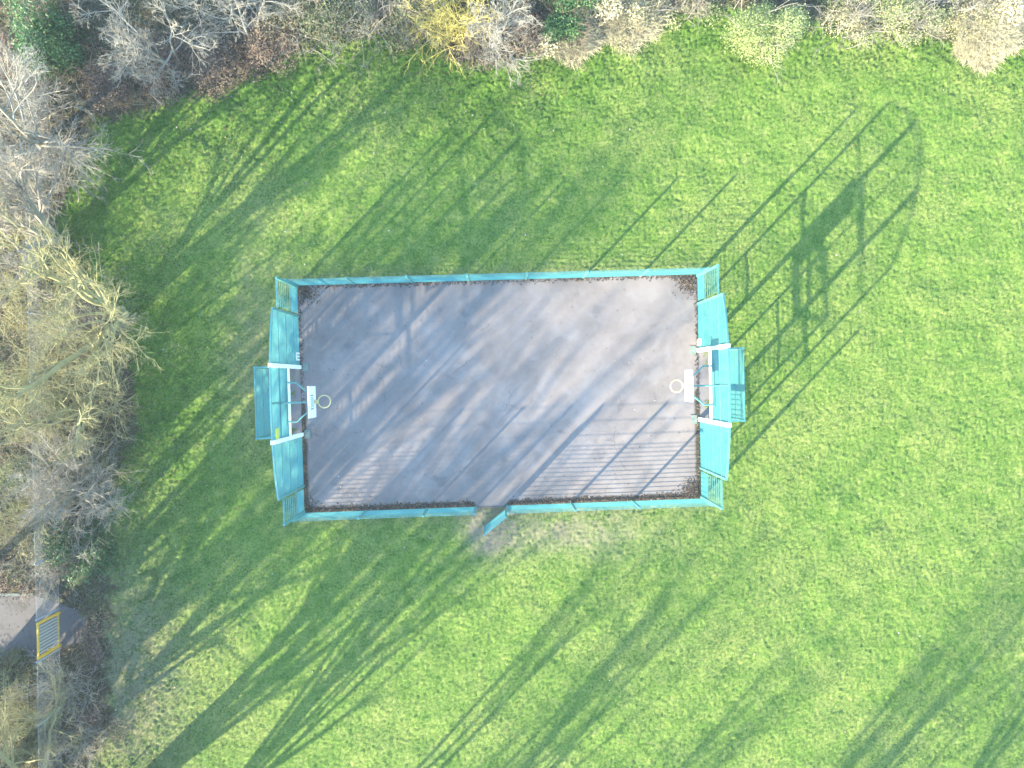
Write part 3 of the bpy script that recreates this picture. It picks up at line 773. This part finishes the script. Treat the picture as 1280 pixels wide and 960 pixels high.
# --- trees past the picture's rim that only cast shadows into it ---
OFF = 'bare trees outside the picture seen by their shadows'
OL = 'bare winter tree standing outside the picture, casting long branch shadows onto the lawn'
for k, (u, v, h, r0) in enumerate([(-15, 858, 16.5, .28), (-110, 800, 13, .26), (-60, 920, 17.0, .30), (25, 1015, 17, .32), (150, 1000, 10.5, .19), (40, 1140, 17, .32), (-90, 1070, 18.5, .32), (180, 1110, 14.5, .28),
                                  (300, 1280, 13.5, .26), (540, 1300, 12.5, .26), (700, 1340, 14, .28), (830, 1300, 13, .28), (980, 1270, 12, .26), (1120, 1260, 12, .26), (1270, 1270, 12, .26), (1010, 1400, 14, .26), (640, 1440, 15.5, .26), (880, 1430, 15.5, .26), (245, 1055, 11, .17), (360, 1140, 12.5, .20), (455, 1230, 13.5, .22), (1180, 1400, 14, .24)]):
    thin = k >= 8
    bare_tree(px(u, v), h, 40 + k, M_BARK, OL, OFF, stems=2, r0=r0 * (0.6 if thin else 0.85), counts=(6, 5, 5, 0) if thin else (8, 6, 6, 2) if h > 16 else (7, 5, 5, 1), spread=26, twig=0.006, low=0.2, up=0.10, a2=25, a3=24)

# --- hedge and scrub ---
SG = 'shrubs and brambles of the scrub edge'
sh = [
 # u, v, r, h, leaf, stem, n, size, label, name
 (45, 28, 46, 3.6, M_LEAFD, M_BARKD, 9000, .10, 'glossy dark green evergreen bush in the upper left corner', 'evergreen_bush'),
 (8, 70, 36, 1.6, M_LEAFB, M_BARKD, 3000, .07, 'brown bramble patch at the left edge below the evergreen bush', 'bramble'),
 (185, 75, 46, 1.3, M_LEAFB, M_BARKD, 4200, .07, 'brown bramble mound in front of the bleached fan tree', 'bramble'),
 (255, 72, 46, 1.5, M_LEAFB, M_BARKD, 4200, .07, 'brown bramble mound below the small pale tree', 'bramble'),
 (130, 110, 34, 1.0, M_LEAFB, M_BARKD, 2200, .07, 'low brown bramble at the dark hollow by the fence', 'bramble'),
 (318, 45, 40, 1.6, M_LEAFB, M_BARKD, 3600, .07, 'reddish brown bramble beside the mixed hedge', 'bramble'),
 (362, 20, 42, 2.0, M_LEAFM, M_BARK, 4200, .08, 'mixed green and grey hedge shrub right of the reddish bramble', 'hedge_shrub'),
 (412, 14, 40, 2.2, M_LEAFM, M_BARK, 4200, .08, 'mixed green hedge shrub, second along from the reddish bramble', 'hedge_shrub'),
 (462, 12, 42, 2.0, M_LEAFP, M_BARK, 4200, .08, 'pale dusty hedge shrub left of the dark gap in the hedge', 'hedge_shrub'),
 (516, 20, 40, 1.7, M_LEAFM, M_BARK, 3600, .08, 'green hedge shrub next to the yellow twig shrub', 'hedge_shrub'),
 (650, 40, 40, 1.2, M_LEAFB, M_BARK, 2600, .07, 'dead brown stalk clump right of the white twigs', 'bramble'),
 (594, 58, 30, 0.9, M_LEAFB, M_BARK, 1500, .07, 'small dead brown clump under the white twigs', 'bramble'),
 (712, 10, 40, 2.3, M_LEAFD, M_BARKD, 6500, .09, 'dark green leafy bush in the middle of the top hedge', 'evergreen_bush'),
 (690, 48, 30, 0.8, M_STRAW, M_STRAW, 1600, .09, 'bleached grass tussock in front of the dark green bush', 'dead_grass_clump'),
 (758, 14, 34, 0.9, M_STRAW, M_STRAW, 2000, .09, 'bleached grass tussock right of the dark green bush', 'dead_grass_clump'),
 (812, 2, 36, 1.0, M_LEAFP, M_BARK, 2400, .08, 'pale dry clump on the top edge left of the yellow-green bush', 'hedge_shrub'),
 (868, -8, 34, 1.2, M_LEAFP, M_BARK, 2400, .08, 'pale clump on the top edge nearest the yellow-green bush', 'hedge_shrub'),
 (955, 24, 50, 3.0, M_LEAFY, M_BARK, 12000, .08, 'round yellow-green leafy bush bulging onto the lawn', 'privet_bush'),
 (1062, 16, 38, 1.5, M_LEAFP, M_BARKW, 3600, .08, 'pale hedge shrub right of the dark shadow gap', 'hedge_shrub'),
 (1112, 8, 40, 1.8, M_LEAFY, M_BARK, 4200, .07, 'yellow-green hedge shrub between two pale ones', 'hedge_shrub'),
 (1155, 16, 36, 1.5, M_LEAFP, M_BARKW, 3600, .08, 'pale hedge shrub left of the straw mound', 'hedge_shrub'),
 (1222, -6, 46, 1.9, M_LEAFP, M_BARKW, 4200, .08, 'pale hedge shrub behind the straw mound', 'hedge_shrub'),
 (1274, 4, 40, 1.9, M_STRAW, M_BARKW, 3000, .09, 'straw-coloured shrub in the upper right corner', 'hedge_shrub'),
 (58, 318, 30, 1.6, M_LEAFD, M_BARKD, 3200, .08, 'dark ivy bush at the foot of the chain-link fence', 'ivy_bush'),
 (84, 690, 40, 1.4, M_LEAFD, M_BARK, 3600, .08, 'dark green bush between the grey tree and the concrete path', 'ivy_bush'),
 (40, 678, 36, 1.2, M_LEAFM, M_BARK, 2600, .07, 'mixed undergrowth beside the concrete path', 'undergrowth_shrub'),
 (28, 610, 46, 1.3, M_LEAFY, M_BARK, 3000, .07, 'yellowish undergrowth left of the grey tree', 'undergrowth_shrub'),
 (100, 590, 42, 1.0, M_LEAFM, M_BARKD, 2600, .07, 'mixed undergrowth under the grey tree', 'undergrowth_shrub'),
 (30, 480, 52, 1.3, M_LEAFY, M_BARKY, 3600, .07, 'yellow undergrowth under the lichen tree at the left edge', 'undergrowth_shrub'),
 (105, 440, 46, 0.9, M_LEAFM, M_BARKD, 2600, .07, 'mixed bramble under the lichen tree crown', 'undergrowth_shrub'),
 (30, 390, 46, 1.2, M_LEAFM, M_BARKY, 2800, .07, 'mixed undergrowth left of the thick trunk', 'undergrowth_shrub'),
 (20, 240, 44, 1.0, M_LEAFM, M_BARKW, 2600, .07, 'greenish undergrowth outside the chain-link fence', 'undergrowth_shrub'),
 (20, 888, 40, 1.0, M_LEAFM, M_BARKY, 2600, .07, 'mixed undergrowth below the concrete path', 'undergrowth_shrub'),
 (30, 940, 44, 1.0, M_LEAFM, M_BARKY, 2600, .07, 'mixed undergrowth in the lower left corner', 'undergrowth_shrub'),
 (10, 842, 30, 0.6, M_LEAFM, M_BARKY, 1800, .07, 'low mixed clump on the lower edge of the concrete path', 'undergrowth_shrub'),
 (14, 726, 28, 0.6, M_LEAFB, M_BARKD, 1800, .07, 'low brown clump on the upper edge of the concrete path', 'undergrowth_shrub'),
 (112, 808, 22, 0.35, M_LEAFB, M_BARKD, 1100, .07, 'small brown clump at the blunt end of the concrete path', 'undergrowth_shrub'),
 (112, 760, 20, 0.35, M_LEAFM, M_BARKD, 1000, .07, 'small mixed clump beside the end of the concrete path', 'undergrowth_shrub'),
 (108, 905, 30, 0.5, M_LEAFB, M_BARKD, 1500, .07, 'brown leaf bramble at the trunk of the lower left tree', 'bramble'),
]
for k, (u, v, rp, h, lf, st, n, sz, lab, nm) in enumerate(sh):
    bush(u, v, rp, h, lf, st, int(n * (1.1 if lf is M_LEAFP else 1.7)), sz * (0.8 if lf in (M_LEAFP, M_LEAFY) else 1), 100 + k, lab, nm, 'bush' if 'bush' in nm else ('grass clump' if 'grass' in nm else 'shrub'), SG, nst=48 if nm in ('bramble', 'undergrowth_shrub', 'hedge_shrub') else 14)
bush(566, 20, 40, 2.4, None, M_YTWIG, 0, .1, 201, 'bright yellow twiggy shrub on the top edge', 'yellow_twig_shrub', 'shrub', SG, nst=60, subs=(6, 4), r0=0.016)

for k, (u, v, rp, h, st, lab) in enumerate([
        (34, 362, 44, 3.2, M_BARKY, 'lichen-yellow twig thicket at the left edge below the ivy bush'),
        (100, 400, 42, 2.6, M_BARK, 'grey-brown twig thicket in front of the large lichen-yellow trunk'),
        (40, 452, 48, 3.4, M_BARKY, 'dense yellow twig thicket at the left edge under the lichen tree'),
        (120, 500, 44, 2.6, M_BARKY, 'yellowish twig thicket reaching out over the lawn towards the shaded goal'),
        (48, 552, 48, 3.2, M_BARKY, 'olive twig thicket at the left edge beside the grey tree'),
        (100, 632, 46, 2.6, M_BARKW, 'pale grey twig thicket above the dark green bush'),
        (30, 640, 42, 2.4, M_BARKY, 'olive twig thicket above the undergrowth of the path'),
        (30, 130, 44, 3.0, M_BARKW, 'pale twig thicket under the bleached tree, below the evergreen'),
        (60, 225, 36, 2.2, M_BARKW, 'pale twig thicket hanging over the chain-link fence'),
        (40, 900, 44, 2.4, M_BARKY, 'pale olive twig thicket below the yellow gate'),
        (52, 712, 30, 1.6, M_BARK, 'sparse grey twig thicket over the fence just above the yellow gate'),
        (62, 858, 30, 1.8, M_BARKW, 'bleached twig thicket growing through the fence just below the yellow gate'),
        (96, 930, 34, 1.4, M_BARKW, 'low bleached twig thicket on the leafy lower left margin')]):
    bush(u, v, rp, h, None, st, 0, .1, 260 + k, lab, 'twig_thicket', 'shrub', SG, nst=34, subs=(6, 5), r0=0.017)
# straw mound, upper right
def straw_mound(u, v, rpx, label, seed, n=9000, h=0.8):
    rng = np.random.default_rng(seed); c = P(u, v, 0.3); c[2] = 0; root = Vector(c); R = rpx / 29
    r = empty('straw_mound', root, label, 'grass clump', SG)
    a = rng.uniform(0, 2 * np.pi, n); q = np.sqrt(rng.random(n)) * R * (1 + 0.18 * np.sin(3 * a + 1) + 0.1 * np.sin(7 * a))
    S = np.stack([c[0] + q * np.cos(a), c[1] + q * np.sin(a), np.clip(h * (1 - (q / R) ** 2) * 0.6, 0, None)], 1)
    Dv = np.stack([np.cos(a) * 0.7, np.sin(a) * 0.7, np.full(n, 0.8)], 1) + rng.normal(0, 0.5, (n, 3)); Dv /= np.linalg.norm(Dv, axis=1, keepdims=True)
    Pl, Ra = run(S, Dv, rng.uniform(0.2, 0.6, n), np.full(n, 0.011), np.full(n, 0.003), 4, 0.3, -0.25, rng)
    V, Fq = tubes(Pl, Ra, 3)
    mesh_np('stalks', V, Fq, M_STRAW, r, root, var=np.repeat(np.clip(rng.normal(.6, .22, n), 0, 1), 12))
straw_mound(1238, 30, 46, 'bleached straw-coloured grass mound at the upper right corner', 301)
straw_mound(790, 16, 40, 'bleached strip of dead grass along the top hedge', 302, 4500, 0.4)
straw_mound(720, 38, 34, 'small bleached dead grass tuft between lawn and dark green bush', 303, 3500, 0.4)

# ------------------------------------------------------------------ scattered stuff
def quads_at(p, size, rng, tilt=0.35):
    n = len(p); nrm = np.concatenate([rng.normal(0, tilt, (n, 2)), np.ones((n, 1))], 1); nrm /= np.linalg.norm(nrm, axis=1, keepdims=True)
    t = perp(nrm, rng); b = np.cross(nrm, t); sz = (size * rng.uniform(0.6, 1.4, n))[:, None]
    V = np.stack([p - t * sz * .5, p + b * sz * .33, p + t * sz * .5, p - b * sz * .33], 1).reshape(-1, 3)
    return V, np.arange(4 * n).reshape(n, 4)

rng = np.random.default_rng(77)
# grass blades over the lawn in view
N = 330000
bx = rng.uniform(gx0 + .5, gx1 - .5, N); by = rng.uniform(gy0 + .5, gy1 - .5, N)
ii = np.searchsorted(YS, by); jj = np.searchsorted(XS, bx)
keep = (C[ii, jj] < -0.03) & (wild[ii, jj] < rng.uniform(0.2, 0.75, N)) & (~pin[ii, jj]) & (mud[ii, jj] < rng.uniform(0.3, 1.2, N))
bx, by, ii, jj = bx[keep], by[keep], ii[keep], jj[keep]; N = len(bx)
lu = lush[ii, jj]
hgt = rng.uniform(0.035, 0.075, N) * (1 + 0.6 * lu); th = rng.uniform(0, 2 * np.pi, N); wdt = rng.uniform(0.008, 0.017, N)
ln = rng.normal(0, 0.6, (N, 2)) * hgt[:, None]
bz = Z[ii, jj] - 0.012
A = np.stack([bx - np.cos(th) * wdt, by - np.sin(th) * wdt, bz], 1); B = np.stack([bx + np.cos(th) * wdt, by + np.sin(th) * wdt, bz], 1)
T = np.stack([bx + ln[:, 0], by + ln[:, 1], bz + hgt], 1)
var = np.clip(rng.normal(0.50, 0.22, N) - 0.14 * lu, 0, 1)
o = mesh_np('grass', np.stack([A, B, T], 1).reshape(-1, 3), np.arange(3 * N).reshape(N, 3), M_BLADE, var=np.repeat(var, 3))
tag(o, 'short green grass blades covering the lawn', 'grass', kind='stuff')

# dead stalks and leaf mould over the scrub floor
n = 60000; x_ = rng.uniform(gx0, gx1, n); y_ = rng.uniform(gy0, gy1, n); dd = dist_edge(x_, y_)
k = (dd < rng.normal(-0.1, 0.35, n)) & (~pin[np.searchsorted(YS, y_), np.searchsorted(XS, x_)]); x_, y_ = x_[k][:22000], y_[k][:22000]; n = len(x_)
Dv = rng.normal(0, 1, (n, 3)); Dv[:, 2] = np.abs(Dv[:, 2]) * 0.6 + 0.15; Dv /= np.linalg.norm(Dv, axis=1, keepdims=True)
Pl, Ra = run(np.stack([x_, y_, zat(x_, y_)], 1), Dv, rng.uniform(0.2, 0.9, n), np.full(n, 0.007), np.full(n, 0.003), 4, 0.25, -0.12, rng)
V, Fq = tubes(Pl, Ra, 3)
o = mesh_np('undergrowth_stalks', V, Fq, M_LEAFB2, var=np.repeat(np.clip(rng.normal(.5, .25, n), 0, 1), 12)); tag(o, 'tangle of dead stalks and low bramble over the scrub floor', 'undergrowth', kind='stuff')
# fallen leaves
def scatter(pts_, size, mat, name, label, seed, mean=0.5):
    r_ = np.random.default_rng(seed); V, Fq = quads_at(pts_, np.full(len(pts_), size), r_)
    o = mesh_np(name, V, Fq, mat, var=np.repeat(np.clip(r_.normal(mean, .25, len(pts_)), 0, 1), 4)); tag(o, label, name.replace('_', ' '), kind='stuff')
pts_ = []
n = 34000; x_ = rng.uniform(gx0, 4, n); y_ = rng.uniform(gy0, gy1, n)
dd = dist_edge(x_, y_); k = (dd > -3) & (rng.random(n) < np.where(dd < 0, 0.9, np.exp(-dd / 2.4)*0.9)) & (court_sd(x_, y_) < -0.1)
x_, y_ = x_[k], y_[k]; pts_.append(np.stack([x_, y_, zat(x_, y_) + 0.03], 1))
qa, qb = P(-60, 818), P(112, 744)
n = 700; x_ = rng.uniform(qa[0], qb[0], n); y_ = rng.uniform(qa[1], qb[1], n); e_ = np.abs(y_ - (qa[1] + qb[1]) / 2) / ((qb[1] - qa[1]) / 2)
k = rng.random(n) < 0.15 + 0.85 * e_ ** 2 + 0.6 * (x_ > P(75, 780)[0] + .4); pts_.append(np.stack([x_[k], y_[k], np.full(k.sum(), 0.03)], 1))
n = 700; x_ = rng.uniform(gx0, gx1, n); y_ = rng.uniform(gy0, gy1, n); k = court_sd(x_, y_) < -0.1; x_, y_ = x_[k], y_[k]
pts_.append(np.stack([x_, y_, zat(x_, y_) + 0.035], 1))
scatter(np.concatenate(pts_), 0.075, M_LITTER, 'fallen_leaves', 'brown fallen leaves strewn over grass near the scrub', 5)
# leaves blown against the inside of the court fence
def edge_pts(a, b, n, wdt, rng):
    a, b = P(*a)[:2], P(*b)[:2]; d = (b - a) / np.linalg.norm(b - a); nn = np.array([-d[1], d[0]])
    if nn @ (-(a + b) / 2 + np.array([0, 0.2])) < 0: nn = -nn
    t = rng.uniform(0.005, 0.995, n)[:, None]; q = np.abs(rng.normal(0, wdt, n))[:, None] + 0.03
    p = a * (1 - t) + b * t + nn * q
    return np.concatenate([p, (0.045 + np.exp(-q / wdt) * rng.random((n, 1)) * 0.05)], 1)
E = [edge_pts(BLc, BRc, 5200, 0.10, rng), edge_pts(TLc, TRc, 900, 0.07, rng), edge_pts(LL[0], LL[1], 350, 0.06, rng), edge_pts(RL[0], RL[1], 350, 0.06, rng)]
gx = P(614, 632)[0]; E[0] = E[0][np.abs(E[0][:, 0] - gx) > 0.75]
def heap(pxy, n, s, rng):
    c = P(*pxy); q = np.abs(rng.normal(0, s, (n, 2))) * np.array([np.sign(-c[0]), np.sign(-c[1] + .2)]); return np.concatenate([c[None, :2] + q + 0.04 * np.sign(q), 0.05 + rng.random((n, 1)) * 0.05 * np.exp(-np.abs(q).sum(1, keepdims=True))], 1)
E += [heap((375, 359), 260, 0.34, rng), heap((868, 346), 420, 0.34, rng), heap((873, 620), 460, 0.30, rng), heap((384, 638), 60, 0.25, rng)]
scatter(np.concatenate(E), 0.075, M_LITTER, 'leaf_litter', 'brown leaves and leaf mould blown against the inside of the court fence', 6, 0.32)
n = 500; x_ = rng.uniform(P(380, 400)[0], P(868, 400)[0], n); y_ = rng.uniform(P(600, 630)[1], P(600, 352)[1], n)
scatter(np.stack([x_, y_, np.full(n, 0.045)], 1)[:240], 0.05, M_LITTER, 'loose_leaves', 'a few loose leaves scattered on the asphalt', 8)
n = 90; x_ = rng.uniform(gx0, gx1, n); y_ = rng.uniform(gy0, gy1, n); cs = court_sd(x_, y_)
z_ = np.where(cs > -0.1, 0.05, zat(x_, y_) + 0.05)
scatter(np.stack([x_, y_, z_], 1), 0.055, M_FLECK, 'pale_flecks', 'tiny pale bits of litter and daisies dotted over lawn and court', 9)

# ------------------------------------------------------------------ thin haze volume added to imitate a washed-out lens-flare veil
HD = 0.00055
me = bpy.data.meshes.new('haze')
v = [(x, y, z) for x in (-140, 140) for y in (-140, 140) for z in (-1.2, H + 0.6)]
me.from_pydata(v, [], [(0, 1, 3, 2), (4, 6, 7, 5), (0, 4, 5, 1), (2, 3, 7, 6), (0, 2, 6, 4), (1, 5, 7, 3)])
hz = bpy.data.objects.new('haze', me); col.objects.link(hz)
m = bpy.data.materials.new('haze_veil'); m.use_nodes = True; n = m.node_tree.nodes; n.clear()
pv = n.new('ShaderNodeVolumePrincipled'); pv.inputs['Density'].default_value = HD; pv.inputs['Color'].default_value = (0.80, 0.90, 1.0, 1); pv.inputs['Anisotropy'].default_value = 0.2
oo = n.new('ShaderNodeOutputMaterial'); m.node_tree.links.new(pv.outputs[0], oo.inputs['Volume'])
me.materials.append(m); tag(hz, 'thin pale haze added over the whole field as a lens-flare veil', 'haze', kind='stuff')
